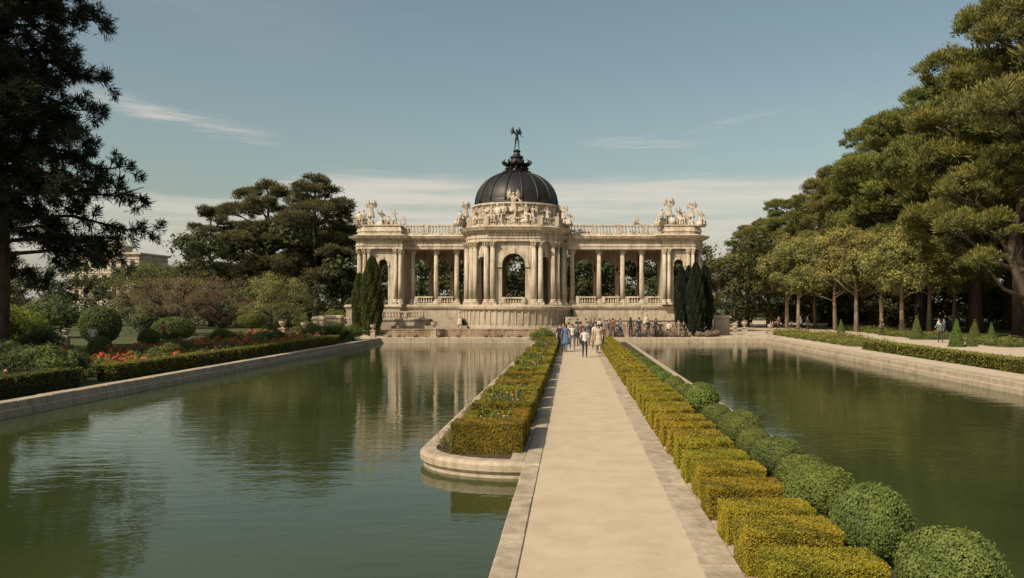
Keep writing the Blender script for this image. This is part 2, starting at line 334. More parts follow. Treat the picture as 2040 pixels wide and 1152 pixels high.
def ballmesh(name,seed,n,size,sq=0.85):
    rng=np.random.default_rng(seed); mb=MB()
    prof=[(0.8*math.cos(a),sq*(0.8*math.sin(a))+sq) for a in np.linspace(-1.45,1.5,10)]
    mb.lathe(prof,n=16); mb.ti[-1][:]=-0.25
    d=rng.normal(0,1,(n,3)); d/=np.linalg.norm(d,axis=1)[:,None]
    th=np.arctan2(d[:,1],d[:,0])
    cc=rng.normal(0,1,(80,3)); cc/=np.linalg.norm(cc,axis=1)[:,None]; ch=rng.random(80); dd=d@cc.T; im=dd.argmax(1); bump=np.clip((dd.max(1)-0.92)/0.08,0,1)*(0.5+0.7*ch[im])
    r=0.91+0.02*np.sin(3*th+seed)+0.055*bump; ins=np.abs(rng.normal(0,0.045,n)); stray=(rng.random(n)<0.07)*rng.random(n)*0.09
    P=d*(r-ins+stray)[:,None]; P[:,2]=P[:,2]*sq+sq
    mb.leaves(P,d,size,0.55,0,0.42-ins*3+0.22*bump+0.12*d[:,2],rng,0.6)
    return mb.mesh(name,[LEAF])
def shell(rng,n):
    d=rng.normal(0,1,(n,3)); d/=np.linalg.norm(d,axis=1)[:,None]; return d
def treemesh(name,seed,lobes,trunk,tr,nclump,cr,lpc,lsize,aspect=0.5,flat_=0.7,bark=None,limb=0.16,twigs=3,inner=0.72,rand=0.55,needle=False):
    rng=np.random.default_rng(seed); mb=MB()
    mb.tube(trunk,list(np.linspace(tr,tr*0.3,len(trunk))*np.array([1.25]+[1]*(len(trunk)-1))),10,1)
    L=np.array([l[:3] for l in lobes],float); S=np.array([l[3:6] for l in lobes],float)
    T=np.array(trunk,float)
    w_=(S[:,0]*S[:,1])**0.9; w_/=w_.sum()
    if limb>0:
      for i in range(len(L)):
        hd=math.hypot(L[i,0]-0,L[i,1]-0)
        zt=max(T[1,2]*0.9,min(T[-1,2],L[i,2]-0.5*hd-0.3))
        base=np.array([np.interp(zt,T[:,2],T[:,0]),np.interp(zt,T[:,2],T[:,1]),zt])
        mid=(base+L[i])/2+np.array([0,0,-0.06*hd])+rng.normal(0,0.15,3)
        mb.tube([base,mid,L[i]],[limb,limb*0.65,limb*0.35],6,1)
        for q in range(twigs):
            d=shell(rng,1)[0]; d[2]=abs(d[2])*0.6; e=L[i]+d*S[i]*0.8
            mb.tube([mid*0.4+L[i]*0.6,(L[i]+e)/2+rng.normal(0,0.1,3),e],[limb*0.35,limb*0.22,limb*0.1],5,1)
    idx=rng.choice(len(L),nclump,p=w_); d=shell(rng,nclump); d[:,2]=np.where((d[:,2]<-0.25)&(rng.random(nclump)<0.75),-d[:,2],d[:,2])
    C=L[idx]+d*S[idx]*(inner+(1-inner)*rng.random(nclump))[:,None]
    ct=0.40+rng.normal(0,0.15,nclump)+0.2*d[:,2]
    CR=cr*(0.55+0.9*rng.random(nclump))
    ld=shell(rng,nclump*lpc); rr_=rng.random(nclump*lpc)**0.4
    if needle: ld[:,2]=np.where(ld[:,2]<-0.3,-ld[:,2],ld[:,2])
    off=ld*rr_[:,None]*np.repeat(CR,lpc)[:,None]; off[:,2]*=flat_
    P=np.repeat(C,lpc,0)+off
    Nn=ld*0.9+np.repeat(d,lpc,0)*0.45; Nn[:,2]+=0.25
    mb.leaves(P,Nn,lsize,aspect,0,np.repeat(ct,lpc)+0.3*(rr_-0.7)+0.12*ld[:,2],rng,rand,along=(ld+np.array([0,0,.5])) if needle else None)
    return mb.mesh(name,[LEAF,bark or BARK])
def lobes_pine(seed,H,R0,z0,n,lr,lz,lowp=0.22):
    r=random.Random(seed); o=[]
    for i in range(n):
        t=(i+0.5)/n; z=z0+(H-z0-lz)*t; prof=math.sin(math.pi*(lowp+(0.94-lowp)*t))**0.7
        a=i*2.4+r.uniform(-.5,.5); q=R0*prof*r.uniform(0.55,1.05); k=r.uniform(0.7,1.3)*(0.75+0.35*prof)
        o.append((q*math.cos(a),q*math.sin(a),z+r.uniform(-.6,.6),lr*k,lr*k,lz*k))
    o.append((0,0,H-lz,lr*.8,lr*.8,lz)); return o
TP=[treemesh('tall_pine_mesh',s,lobes_pine(s,25,7.8,8.5,27,2.45,1.35,0.3),[(0,0,0),(0.3,0.1,6),(-0.2,0.3,13),(0.1,0,21)],0.55,1100,0.78,90,0.40,0.22,0.85,limb=0.2,needle=True) for s in (11,12,13)]
BR=[treemesh('round_tree_mesh',s,lobes_pine(s,10.5,3.7,5.0,15,1.6,1.15),[(0,0,0),(0.1,0,3.5),(0,0.1,6),(0,0,8.5)],0.21,430,0.62,66,0.22,0.45,0.85,bark=BARKL,limb=0.1) for s in (21,22,23)]
CE=[treemesh('cedar_mesh',s,lobes_pine(s,18.5,5.2,5.0,23,2.0,0.85,0.3),[(0,0,0),(0.2,0,5),(0,0.2,11),(0,0,17)],0.42,850,0.68,80,0.36,0.22,0.75,limb=0.15,inner=0.6,needle=True) for s in (31,32,33)]
BU=[treemesh('bush_tree_mesh',s,lobes_pine(s,6,3.3,1.8,12,1.5,1.1),[(0,0,0),(0.1,0,1.2),(0,0.1,2.5),(0,0,4.5)],0.2,260,0.6,42,0.16,0.4,0.8,limb=0.09,twigs=6) for s in (41,)]
BUB=treemesh('budding_tree_mesh',43,lobes_pine(43,6,3.4,1.8,14,1.5,1.1),[(0,0,0),(0.1,0,1.2),(0,0.1,2.5),(0,0,4.5)],0.22,300,0.6,26,0.13,0.3,0.8,limb=0.11,twigs=14,rand=1.0)
def bigpine(name,seed):
    rng=np.random.default_rng(seed); r=random.Random(seed); mb=MB()
    T=np.array([(0,0,0),(0.25,0,4),(0.1,0.2,9),(-0.3,0,15),(-0.2,0,21),(0,0,25)],float)
    mb.tube(T,[0.62,0.46,0.42,0.34,0.22,0.08],12,1)
    C=[];DR=[]
    for i in range(80):
        t=i/79; z=5.6+18.6*t; a=i*2.4+r.uniform(-.4,.4); Ln=(6.0*(1-0.55*t**1.8)+0.5)*r.uniform(0.65,1.15)*(0.8 if t<0.1 else 1)
        b0=np.array([np.interp(z,T[:,2],T[:,0]),0,z]); dr=np.array([math.cos(a),math.sin(a),0]); dz=r.uniform(-.9,.9)
        p1=b0+dr*Ln*0.45+np.array([0,0,0.3+0.5*t]); p2=b0+dr*Ln*0.8+np.array([0,0,-0.1+dz*.6]); p3=b0+dr*Ln+np.array([0,0,0.25+dz])
        mb.tube([b0,p1,p2,p3],[0.13,0.09,0.05,0.02],6,1)
        side=np.array([-dr[1],dr[0],0])
        for q in range(19):
            s=0.3+0.7*(q+0.5)/19; c=b0+dr*Ln*s+np.array([0,0,0.25*math.sin(s*4)+dz*max(0,s-.4)*1.6]); wd=1.7*(1.15-s)+0.3
            e=c+side*r.uniform(-wd,wd)+dr*r.uniform(0,.6)+np.array([0,0,r.uniform(-.9,.7)])
            mb.tube([c,(c+e)/2+np.array([0,0,.08]),e],[0.03,0.02,0.012],4,1)
            for u in (0.0,0.5):
                C.append(e*(1-u)+c*u); g=(e-c)/(np.linalg.norm(e-c)+1e-6); DR.append(g*.8+dr*.5)
    C=np.array(C);DR=np.array(DR);n=len(C);lpc=62; cr=0.40*(0.7+0.7*rng.random(n))
    ld=shell(rng,n*lpc)+np.repeat(DR,lpc,0)*0.7; ld/=np.linalg.norm(ld,axis=1)[:,None]; rr_=rng.random(n*lpc)**0.7
    off=ld*(rr_*np.repeat(cr,lpc))[:,None]; P=np.repeat(C,lpc,0)+off
    mb.leaves(P,None,0.38,0.12,0,np.repeat(0.4+rng.normal(0,.16,n),lpc),rng,0.3,along=ld)
    return mb.mesh(name,[LEAF,BARK])
BP=bigpine('needle_pine_mesh',5)
def cypressmesh(seed):
    rng=np.random.default_rng(seed); mb=MB(); mb.tube([(0,0,0),(0,0,2)],[0.16,0.12],8,1)
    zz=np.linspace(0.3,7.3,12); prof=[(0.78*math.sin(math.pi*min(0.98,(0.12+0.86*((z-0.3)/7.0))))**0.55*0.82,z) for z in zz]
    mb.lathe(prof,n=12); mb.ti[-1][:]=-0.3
    n=26000; z=0.2+7.5*rng.random(n)**0.95; t=(z-0.2)/7.5; rad=1.0*np.sin(math.pi*np.clip(0.14+0.86*t,0,1))**0.55
    th=rng.random(n)*2*math.pi; lump=1+0.10*np.sin(5*th+z*1.3+seed)+0.07*np.sin(9*th-z*3)
    rr_=rad*lump*(1-np.abs(rng.normal(0,.08,n)))*0.95; P=np.stack([rr_*np.cos(th),rr_*np.sin(th),z],1)
    al=np.stack([np.cos(th)*.35,np.sin(th)*.35,1+0*z],1)
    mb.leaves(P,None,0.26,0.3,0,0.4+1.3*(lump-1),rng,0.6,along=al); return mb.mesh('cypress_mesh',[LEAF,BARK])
CY=[cypressmesh(1),cypressmesh(2)]
rnd=random.Random(7)
def put(name,me,x,y,s,color,z=0.0,sz=None,rot=None):
    c=[v*rnd.uniform(0.92,1.08) for v in color]
    return obj(name,me,(x,y,z-0.02),rnd.uniform(0,6.28) if rot is None else rot,(s,s,s if sz is None else sz),color=c)
for i,(x,y,s) in enumerate([(42,66,1.24),(43,77,1.27),(43.5,87,1.22),(42,97,1.15),(43.5,109,1.1),(42,121,1.02),(43,135,.97),(42,152,.93),(43,171,.92),(44,195,.92)]):
    put('added_shade_pine',TP[i%3],x,y,s,(0.16,0.165,0.05))
for i,(x,y,s) in enumerate([(56,80,1.2),(54,100,1.15),(54,125,1.05),(54,150,1.0),(53,178,.95)]): put('added_shade_pine',TP[(i+1)%3],x,y,s,(0.12,0.125,0.038))
for i,(px,y) in enumerate([(1490,112),(1530,108),(1568,100),(1590,96),(1624,103),(1664,93),(1706,88),(1757,87),(1797,82),(1850,86),(1900,90)]):
    put('plane_tree',BR[i%3],(px-1142)*y/1600,y,rnd.uniform(1.02,1.18),(0.22,0.225,0.08),sz=rnd.uniform(.98,1.1))
lob=[(-3.5,0,9,2.0,2.0,1.4),(-5,1,12,2.4,2.4,1.6),(-2,-1,14,2.8,2.8,1.8),(1,0,17,2.8,2.8,1.8),(3,1,12,2.8,2.8,1.8),(4,-1,8,2.5,2.5,1.6),(-4.8,-1.5,6.2,1.6,1.6,1.0),(0.5,-2,10.5,2.2,2.2,1.5),(-1,1.5,19,2.6,2.6,1.8),(5,1,15,2.6,2.6,1.8),(-6.2,0,9.2,1.7,1.7,1.1)]
put('added_shade_pine',treemesh('leaning_pine_mesh',77,lob,[(1.2,0,0),(-0.6,0,3.5),(-2.0,0,7),(-1.2,0,11),(0,0,16)],0.5,700,0.7,95,0.33,0.24,0.85,limb=0.22,twigs=4,needle=True),37.3,65,1.0,(0.16,0.165,0.05),rot=0)
put('added_shade_pine',BP,-29.9,41.5,1.0,(0.042,0.052,0.026),rot=0.4)  # dark leaf colour of these pines has their shaded near side put in
put('added_shade_pine',BP,-36.5,36,1.08,(0.042,0.052,0.026),rot=2.1)  # out of frame, added to cast shade on the pine before it
put('added_shade_pine',BP,-37.0,47,0.95,(0.046,0.055,0.026),rot=4.1)
for i,(px,y,s,sz) in enumerate([(628,104,1.02,1.06),(535,106,.98,1.04),(420,110,.72,.88),(682,112,.85,.85),(585,114,.85,.88),(485,114,.8,.80)]):
    put('cedar_tree',CE[i%3],(px-1142)*y/1600,y,s,(0.105,0.100,0.050),sz=sz)
for px,y,s in [(300,80,.98),(365,78,1.0),(435,82,1.0)]: put('brown_leaf_tree',BUB,(px-1142)*y/1600,y,s,(0.26,0.185,0.12))
put('olive_tree',BU[0],(540-1142)*76/1600,76,1.0,(0.21,0.21,0.09)); put('olive_tree',BU[0],(310-1142)*98/1600,98,1.4,(0.13,0.16,0.05))
def massmesh(seed,n,L,D,H):
    rng=np.random.default_rng(seed); lob=[]
    r=random.Random(seed)
    for i in range(n):
        x=-L/2+L*(i+r.uniform(.2,.8))/n; h=H*r.uniform(.75,1.05)
        for k_ in range(4): lob.append((x+r.uniform(-2,2),r.uniform(-D/2,D/2),h*(0.17+0.25*k_),3.0,2.6,H*0.15))
    return treemesh('tree_mass_mesh',seed,lob,[(0,0,0),(0,0,2),(0,0,4)],0.2,n*64,1.0,50,0.40,0.5,0.8,limb=0,twigs=0,inner=0.6)
M1=massmesh(51,14,50,8,9.5)
for x,y,s,ro in [(-58,114,.9,0),(-20,104,1.25,0),(22,106,1.25,3.14),(-98,122,.78,0),(66,185,1.2,1.2),(64,105,1.3,1.5),(66,150,1.3,1.6),(78,85,1.3,1.5),(50,205,1.3,0),(-50,165,1.1,0),(0,175,1.3,0),(40,130,1.0,1.5),(-140,125,.8,0)]:
    put('distant_trees',M1,x,y,s,(0.072,0.082,0.036),rot=ro)
for px,y,s,sz in [(716,77,.72,.78),(741,76,1.0,.98),(1358,77,.72,.86),(1386,75.5,.85,.90),(1404,77,.8,.88),(1372,78.5,.7,.88)]:
    put('cypress_tree',CY[px%2],(px-1142)*y/1600,y,s,(0.085,0.105,0.034) if px<1000 else (0.032,0.042,0.026),sz=sz)
# ---------------------------------------------------------------- hedges of the path beds
rng=np.random.default_rng(3)
YH=(0.31,0.25,0.032)
def hedgeblock(name,lx,ly,lz,dens,size,seed,wob=.55):
    r_=np.random.default_rng(seed); b=MB(); boxleaf(b,0,lx,0,ly,0,lz,dens,size,r_,bumpy=.022,wob=wob); return b.mesh(name,[LEAF])
HBn=[hedgeblock('hedge_block_fine',1.08,0.66,0.52,13000,0.026,s) for s in (1,2,3)]
HBm=[hedgeblock('hedge_block_mid',1.08,0.68,0.52,4800,0.042,s) for s in (3,4)]
HBf=[hedgeblock('hedge_block_far',1.08,0.74,0.52,1600,0.07,s) for s in (5,6)]
SPn=hedgeblock('hedge_spine_fine',0.34,0.56,0.42,9000,0.028,8); SPf=hedgeblock('hedge_spine_far',0.34,0.6,0.42,2000,0.06,9)
he=empty('boxwood_hedge'); i=0; y=4.2
while y<63:
    ml=(HBn if y<14 else HBm if y<30 else HBf); me=ml[i%len(ml)]
    c=[v*rnd.uniform(.9,1.1) for v in YH]
    obj('hedge_block_%d'%i,me,(1.93+rnd.uniform(-.03,.03),y,-0.06),rnd.uniform(-.02,.02),(rnd.uniform(.95,1.06),rnd.uniform(.88,1.1),rnd.uniform(.9,1.08)),he,c)
    sm=SPn if y<16 else SPf
    if i%4==3: obj('hedge_link_%d'%i,sm,(2.62,y+0.62,-0.06),0,(1,1.0,.85),he,c)
    y+=1.18; i+=1
BN=[ballmesh('ball_fine_mesh',s,21000,0.07) for s in (1,2,3)]; BF=[ballmesh('ball_far_mesh',s,5500,0.12) for s in (4,5)]
for j,(x,y,r_,q) in enumerate([(3.72,7.9,.53,.52),(3.52,9.5,.50,.57),(3.46,11.3,.50,.50),(3.64,12.7,.42,.42),(3.62,14.2,.46,.44),(3.55,15.7,.38,.40),(3.62,17.3,.48,.48),(3.45,19.3,.38,.42),(3.5,21.8,.49,.58),(3.38,24.2,.37,.42),(3.34,26.6,.39,.43),(3.28,29.2,.37,.40),(3.25,31.8,.38,.41),(3.22,34.5,.37,.40),(3.2,37.4,.37,.40),(3.2,40.6,.37,.40),(3.2,44,.37,.38),(3.6,6.2,.5,.5)]):
    o=obj('topiary_ball',(BN[j%3] if y<20 else BF[j%2]),(x,y,-0.07),rnd.uniform(0,6),(r_*rnd.uniform(.96,1.04),r_*rnd.uniform(.96,1.12),q),color=[v*rnd.uniform(.9,1.1) for v in (0.145,0.185,0.05)])
def plantpatch(name,lx,ly,h,n,size,seed,flower=None,nf=0,fs=0.05,asp=0.4):
    r_=np.random.default_rng(seed); b=MB()
    P=np.stack([r_.random(n)*lx,r_.random(n)*ly,np.zeros(n)],1)
    ks=3.0 if lx>2 else 9.0
    hh=h*(0.45+0.3*np.sin(P[:,0]*ks+seed)*np.cos(P[:,1]*ks*.8)+0.25*np.sin(P[:,0]*ks*2.3+P[:,1]*ks*2)); hh=np.clip(hh,0.05,None)
    P[:,2]=hh*r_.random(n)**0.5
    Nn=np.zeros((n,3));Nn[:,2]=0.8
    b.leaves(P,Nn,size,asp,0,0.3+0.5*P[:,2]/h+0.2*np.sin(P[:,0]*5+P[:,1]*3),r_,0.9)
    if nf:
        j=r_.choice(n,nf); Q=P[j].copy(); Q[:,2]=hh[j]+0.02
        cl=(np.sin(Q[:,0]*1.7+seed)*np.sin(Q[:,1]*1.3+seed)>0.1)|(r_.random(nf)<0.12); Q=Q[cl]
        b.leaves(Q,np.tile([0,-.5,.8],(len(Q),1)),fs,0.9,1,0.5,r_,0.6)
    return b.mesh(name,[LEAF,flower or RED])
hl=empty('boxwood_hedge')
def lblock(nm,x0,x1,y0,y1,h):
    y=(y0+y1)/2; dens,size=(9500,0.029) if y<20 else (3500,0.047) if y<32 else (1300,0.075)
    b=MB(); boxleaf(b,x0,x1,y0,y1,-0.06,h,dens,size,rng,wob=.6); obj(nm,b.mesh(nm,[LEAF]),parent=hl,color=[v*rnd.uniform(.85,1.1) for v in (0.26,0.22,0.032)])
yy=16.4; j=0
while yy<62:
    L_=rnd.uniform(2.6,3.6); h=rnd.uniform(.44,.56)
    lblock('cross_%d'%j,-2.5,-1.04,yy,yy+(.8 if j==0 else .7),h+.04)
    lblock('side_a_%d'%j,-2.52,-2.2,yy+.8,yy+L_-rnd.choice([0,.5]),h-.08); lblock('side_b_%d'%j,-1.38,-1.02,yy+.7,yy+L_-rnd.choice([0,.4,.6]),h)
    yy+=L_; j+=1
PPm=[plantpatch('bed_plants_mesh',0.8,2.0,0.75,4200,0.10,1,PINK,60,0.06),plantpatch('bed_plants_mesh',0.8,1.7,0.6,3600,0.085,2,PINK,30,0.05)]
pl=empty('bed_plants')
for j in range(18): obj('plants_%d'%j,PPm[(j*2+j//3)%2],(-2.18,17.3+j*2.5,0.05),0,(1,1,rnd.uniform(.65,1.15)),pl,[v*rnd.uniform(.7,1.2) for v in (0.12,0.15,0.05)])
PPr=plantpatch('rim_plants_mesh',0.5,2.2,0.4,1600,0.09,2,PINK,30,0.05,0.2)
for j in range(9): obj('rim_plants_%d'%j,PPr,(-3.0+(0.12 if j==0 else 0),16.9+j*rnd.uniform(4.2,4.8),-0.05),0,(1,1,rnd.uniform(.7,1.2)),pl,(0.17,0.165,0.07))
def longhedge(name,x0,x1,y0,y1,h,color,z=0):
    b=MB(); r_=np.random.default_rng(int(abs(x0*10)+y0)); y=y0
    while y<y1:
        q=min(y+6,y1); ym=(y+q)/2; size=0.055 if ym<35 else 0.085
        boxleaf(b,x0,x1,y,q,z,z+h,1.1/(size*size)*1.0,size,r_,bumpy=0.04); y=q
    return obj(name,b.mesh(name,[LEAF]),color=color)
longhedge('boxwood_hedge',-18.9,-18.0,14,29.5,0.72,(0.13,0.14,0.035)); longhedge('boxwood_hedge',-18.8,-18.0,31.5,62,0.66,(0.20,0.19,0.035))
longhedge('boxwood_hedge',-20.6,-20.0,33,66,0.45,(0.19,0.185,0.04))
longhedge('boxwood_hedge',19.3,20.5,24,54,0.62,(0.22,0.21,0.04))
FB=[plantpatch('flower_bed_mesh',4.5,6,0.8,9000,0.15,s,RED if s!=12 else PINK,900,0.12) for s in (11,12,13)]
fe=empty('flower_bed')
for a in range(9):
    for c_ in range(2):
        obj('bedding_%d_%d'%(a,c_),FB[(a+c_)%3],(-23.8-c_*4.6,18+a*6.0,0.0),0,(1,1,rnd.uniform(.7,1.2)),fe,(0.13,0.145,0.045))
SH=treemesh('shrub_mesh',61,[(0,0,.7,.9,.9,.6),(.7,.3,.6,.7,.7,.5),(-.7,.2,.6,.7,.7,.5),(0,.6,1.0,.6,.6,.5)],[(0,0,0),(0,0,.3),(0,0,.6)],0.05,170,0.26,55,0.11,0.4,0.8,limb=0.03,twigs=2)
for x,y,s,c in [(-19.3,30.4,1.0,(.09,.12,.04)),(-20.6,28.8,.8,(.08,.10,.04)),(-22.5,26,.8,(.08,.11,.04)),(-23,34,.8,(.1,.13,.05)),(-25.5,37,.9,(.08,.11,.05)),(-21,41,.7,(.13,.16,.05)),(-23,47,.7,(.11,.13,.05)),(-20.5,52,.7,(.13,.16,.05)),(-22,57,.8,(.12,.15,.05)),(-19,64.5,1.1,(.11,.14,.045)),(-18.4,67,.9,(.11,.14,.045)),(-21,66,1.0,(.08,.12,.04)),(-38,55,2.0,(.19,.23,.06)),(-43,60,2.2,(.16,.19,.05)),(-34,51,1.0,(.08,.11,.04)),(-27,62,.8,(.12,.15,.05)),(-47,72,2.5,(.1,.13,.05)),(-41,78,2,(.09,.12,.05)),(-32,88,2,(.1,.13,.05)),(-26,86,1.6,(.12,.15,.05)),(-2.4,63.5,.8,(.15,.18,.05))]:
    put('shrub',SH,x,y,s,c)
BM=ballmesh('garden_ball_mesh',9,9000,0.08)
for x,y,r_,h in [(-35.0,59.5,1.5,1.75),(-32.8,66,1.75,1.2),(-28.0,53,.7,.85),(-31.5,84,1.1,1.2),(-24,70,.7,.7),(-26.5,45,.65,.75),(-22.5,61,.6,.65),(-25.5,58,.7,.75)]:
    obj('topiary_bush',BM,(x,y,0),0,(r_,r_,h),color=(.11,.14,.045))
b=MB(); b.tube([(0,0,0),(0,0,1.6)],[0.09,0.07],8,1); st=b.mesh('stem_mesh',[LEAF,BARK])
e=empty('topiary_tree',(-29.6,74,0)); obj('stem',st,parent=e); obj('crown',BM,(0,0,.85),0,(1.35,1.35,.85),e,(.15,.18,.05))
FB2=plantpatch('bank_plants_mesh',3.5,5,0.9,5200,0.16,21,PINK,40,0.08)
e=empty('bank_plants')
for j in range(5): obj('plants_%d'%j,FB2,(19.6,57+j*5,0),0,(1,1,rnd.uniform(.6,1.0)),e,(.19,.20,.055))
for j in range(7): obj('plants_b_%d'%j,FB2,(30.5+rnd.uniform(-1,1),56+j*6,0),0,(1,1,rnd.uniform(.5,.9)),e,(.15,.17,.05))
def conemesh():
    r_=np.random.default_rng(5); b=MB(); b.lathe([(0.4,0.05),(0.33,.6),(0.05,1.6)],n=10); b.ti[-1][:]=-.3
    n=6000; t=r_.random(n)**1.3; th=r_.random(n)*6.283; rad=.5*(1-t)*(1-np.abs(r_.normal(0,.08,n)))+.03
    P=np.stack([rad*np.cos(th),rad*np.sin(th),1.8*t],1); b.leaves(P,np.stack([np.cos(th),np.sin(th),.4+0*t],1),.09,.5,0,.5,r_,.7); return b.mesh('cone_mesh',[LEAF])
CO=conemesh()
for x,y,s in [(29.5,69,1.15),(27.2,57,1.1),(28.5,57.5,.8),(33,66,1.0),(25,75,.9),(31.5,60.5,.9)]: put('topiary_cone',CO,x,y,s,(.12,.15,.04))
# ---------------------------------------------------------------- figures
def figure(pose='stand',seed=0,shirt=0,arms=None,long_sleeve=False,skirt=False,longhair=False,statue=False):
    r=random.Random(seed)
    J={'pel':(0,0,.95),'sp':(0,0.005,1.12),'ch':(0,0,1.31),'nb':(0,0.01,1.46),'nk':(0,0,1.53),'hd':(0,-.01,1.62),'ht':(0,0,1.70)}
    s_=0.18
    for sd,S in(('L',1),('R',-1)):
        J['sh'+sd]=(S*s_,0,1.42)
        J['el'+sd]=(S*(s_+.06),.03,1.14); J['wr'+sd]=(S*(s_+.07),-.05,.90); J['hn'+sd]=(S*(s_+.06),-.07,.81)
        J['hp'+sd]=(S*.09,0,.90); J['kn'+sd]=(S*.10,-.01,.49); J['an'+sd]=(S*.105,.02,.085); J['to'+sd]=(S*.115,-.14,.035)
    if pose=='walk':
        for sd,S,d in(('L',1,1),('R',-1,-1)):
            J['kn'+sd]=(S*.10,-.12*d-.04,.50); J['an'+sd]=(S*.10,-.25*d+.03 if d>0 else .30,.09 if d>0 else .14); a=J['an'+sd]; J['to'+sd]=(a[0],a[1]-.15,.035)
            J['el'+sd]=(S*(s_+.05),.10*d+.02,1.15); J['wr'+sd]=(S*(s_+.06),.10*d-.10,.93); J['hn'+sd]=(S*(s_+.05),.11*d-.14,.85)
    if pose=='sit':
        dz=-.47
        for k_ in list(J): J[k_]=(J[k_][0],J[k_][1],J[k_][2]+dz)
        for sd,S in(('L',1),('R',-1)):
            J['kn'+sd]=(S*.13,-.42,.47); J['an'+sd]=(S*.13,-.40,.085); J['to'+sd]=(S*.13,-.55,.035)
            J['el'+sd]=(S*.25,-.08,.70); J['wr'+sd]=(S*.15,-.28,.58); J['hn'+sd]=(S*.12,-.36,.57)
    zo=-.47 if pose=='sit' else 0
    if arms=='front':
        for sd,S in(('L',1),('R',-1)): J['el'+sd]=(S*.25,-.04,1.15+zo); J['wr'+sd]=(S*.10,-.23,1.08+zo); J['hn'+sd]=(S*.03,-.27,1.10+zo)
    if arms=='up':
        J['elR']=(-.36,-.05,1.52+zo); J['wrR']=(-.40,-.08,1.74+zo); J['hnR']=(-.40,-.08,1.83+zo)
        J['elL']=(.36,.0,1.25+zo); J['wrL']=(.42,-.15,1.12+zo); J['hnL']=(.44,-.2,1.08+zo)
    if arms=='both':
        for sd,S in(('L',1),('R',-1)): J['el'+sd]=(S*.38,0,1.60+zo); J['wr'+sd]=(S*.50,-.04,1.84+zo); J['hn'+sd]=(S*.53,-.05,1.92+zo)
    E=[('pel','sp'),('sp','ch'),('ch','nb'),('nb','nk'),('nk','hd'),('hd','ht')]
    for sd in'LR': E+=[('ch','sh'+sd),('sh'+sd,'el'+sd),('el'+sd,'wr'+sd),('wr'+sd,'hn'+sd),('pel','hp'+sd),('hp'+sd,'kn'+sd),('kn'+sd,'an'+sd),('an'+sd,'to'+sd)]
    q_=1.25 if statue else 1
    Rd={'pel':(.155,.115),'sp':(.135,.10),'ch':(.165,.115),'nb':(.085,.07),'nk':(.052,.052),'hd':(.078,.095),'ht':(.062,.075)}
    for sd in'LR': Rd.update({'sh'+sd:(.065*q_,.06*q_),'el'+sd:(.043*q_,.043*q_),'wr'+sd:(.028*q_,.028*q_),'hn'+sd:(.036,.018),'hp'+sd:(.09,.09),'kn'+sd:(.06*q_,.06*q_),'an'+sd:(.042*q_,.042*q_),'to'+sd:(.042,.03)})
    keys=list(J); me=bpy.data.meshes.new('sk'); me.from_pydata([J[k_] for k_ in keys],[(keys.index(a),keys.index(b_)) for a,b_ in E],[])
    o=bpy.data.objects.new('sk',me); COL.objects.link(o)
    o.modifiers.new('s','SKIN'); sv=me.skin_vertices[0].data
    for i_,k_ in enumerate(keys):
        rx,ry=Rd[k_]; sv[i_].radius=(rx,ry); sv[i_].use_root=(k_=='pel')
    ss=o.modifiers.new('u','SUBSURF'); ss.levels=1; ss.render_levels=1
    dg=bpy.context.evaluated_depsgraph_get(); dg.update(); ev=o.evaluated_get(dg); m2=ev.to_mesh()
    V=np.array([tuple(v.co) for v in m2.vertices]); F=[tuple(p.vertices) for p in m2.polygons]; ev.to_mesh_clear(); bpy.data.objects.remove(o); bpy.data.meshes.remove(me)
    A=np.array([J[a] for a,b_ in E]);B=np.array([J[b_] for a,b_ in E])
    def lab(a,b_):
        if a in('nk','hd'): return 0
        if a=='nb': return 0
        if a[:2]=='el' : return 1 if long_sleeve else 0
        if a[:2]=='wr': return 0
        if a in('pel',) and b_=='sp': return 1
        if a=='pel' or a[:2] in('hp','kn'): return 2
        if a[:2]=='an': return 3
        return 1
    LB=np.array([lab(a,b_) for a,b_ in E]); mats=[]
    for f in F:
        c=V[list(f)].mean(0); d=B-A; t=np.clip(((c-A)*d).sum(1)/((d*d).sum(1)),0,1); q=np.linalg.norm(c-(A+d*t[:,None]),axis=1); mats.append(LB[q.argmin()])
    mb=MB(); mb.add(V,F,np.array(mats),True)
    h=np.array(J['hd'])
    mb.lathe([(0.001,h[2]-.02),(0.014,h[2]-.018),(0.008,h[2]+.03),(0.001,h[2]+.035)],h[0],h[1]-.098,6,0)
    for S in(-1,1):
        mb.lathe([(0.001,h[2]+.012),(.013,h[2]+.02),(.001,h[2]+.03)],h[0]+S*.03,h[1]-.083,6,4)
        mb.box(h[0]+S*.082-.008,h[0]+S*.082+.008,h[1]-.01,h[1]+.02,h[2]-.02,h[2]+.035,0)
    mb.box(h[0]-.022,h[0]+.022,h[1]-.096,h[1]-.08,h[2]-.047,h[2]-.038,3)
    pr=[(0.10*math.cos(a_),h[2]+.045+.105*math.sin(a_)*0.8) for a_ in np.linspace(-.2,1.5,6)]
    mb.lathe(pr,h[0],h[1]+.022,14,4,True,sx=.92,sy=1.02)
    mb.lathe([(0.03,h[2]-.09),(0.075,h[2]-.05),(0.09,h[2]+.05)],h[0],h[1]+.035,12,4,True,sx=1,sy=.8)
    if longhair: mb.lathe([(0.03,h[2]-.30),(.08,h[2]-.24),(.095,h[2]-.1),(.09,h[2]+.06)],h[0],h[1]+.055,12,4,True,sx=1,sy=.6)
    if skirt:
        z=J['pel'][2]; mb.lathe([(.30,z-.48),(.25,z-.3),(.18,z),(.15,z+.12)],0,0,20,2,True,sx=1,sy=.8)
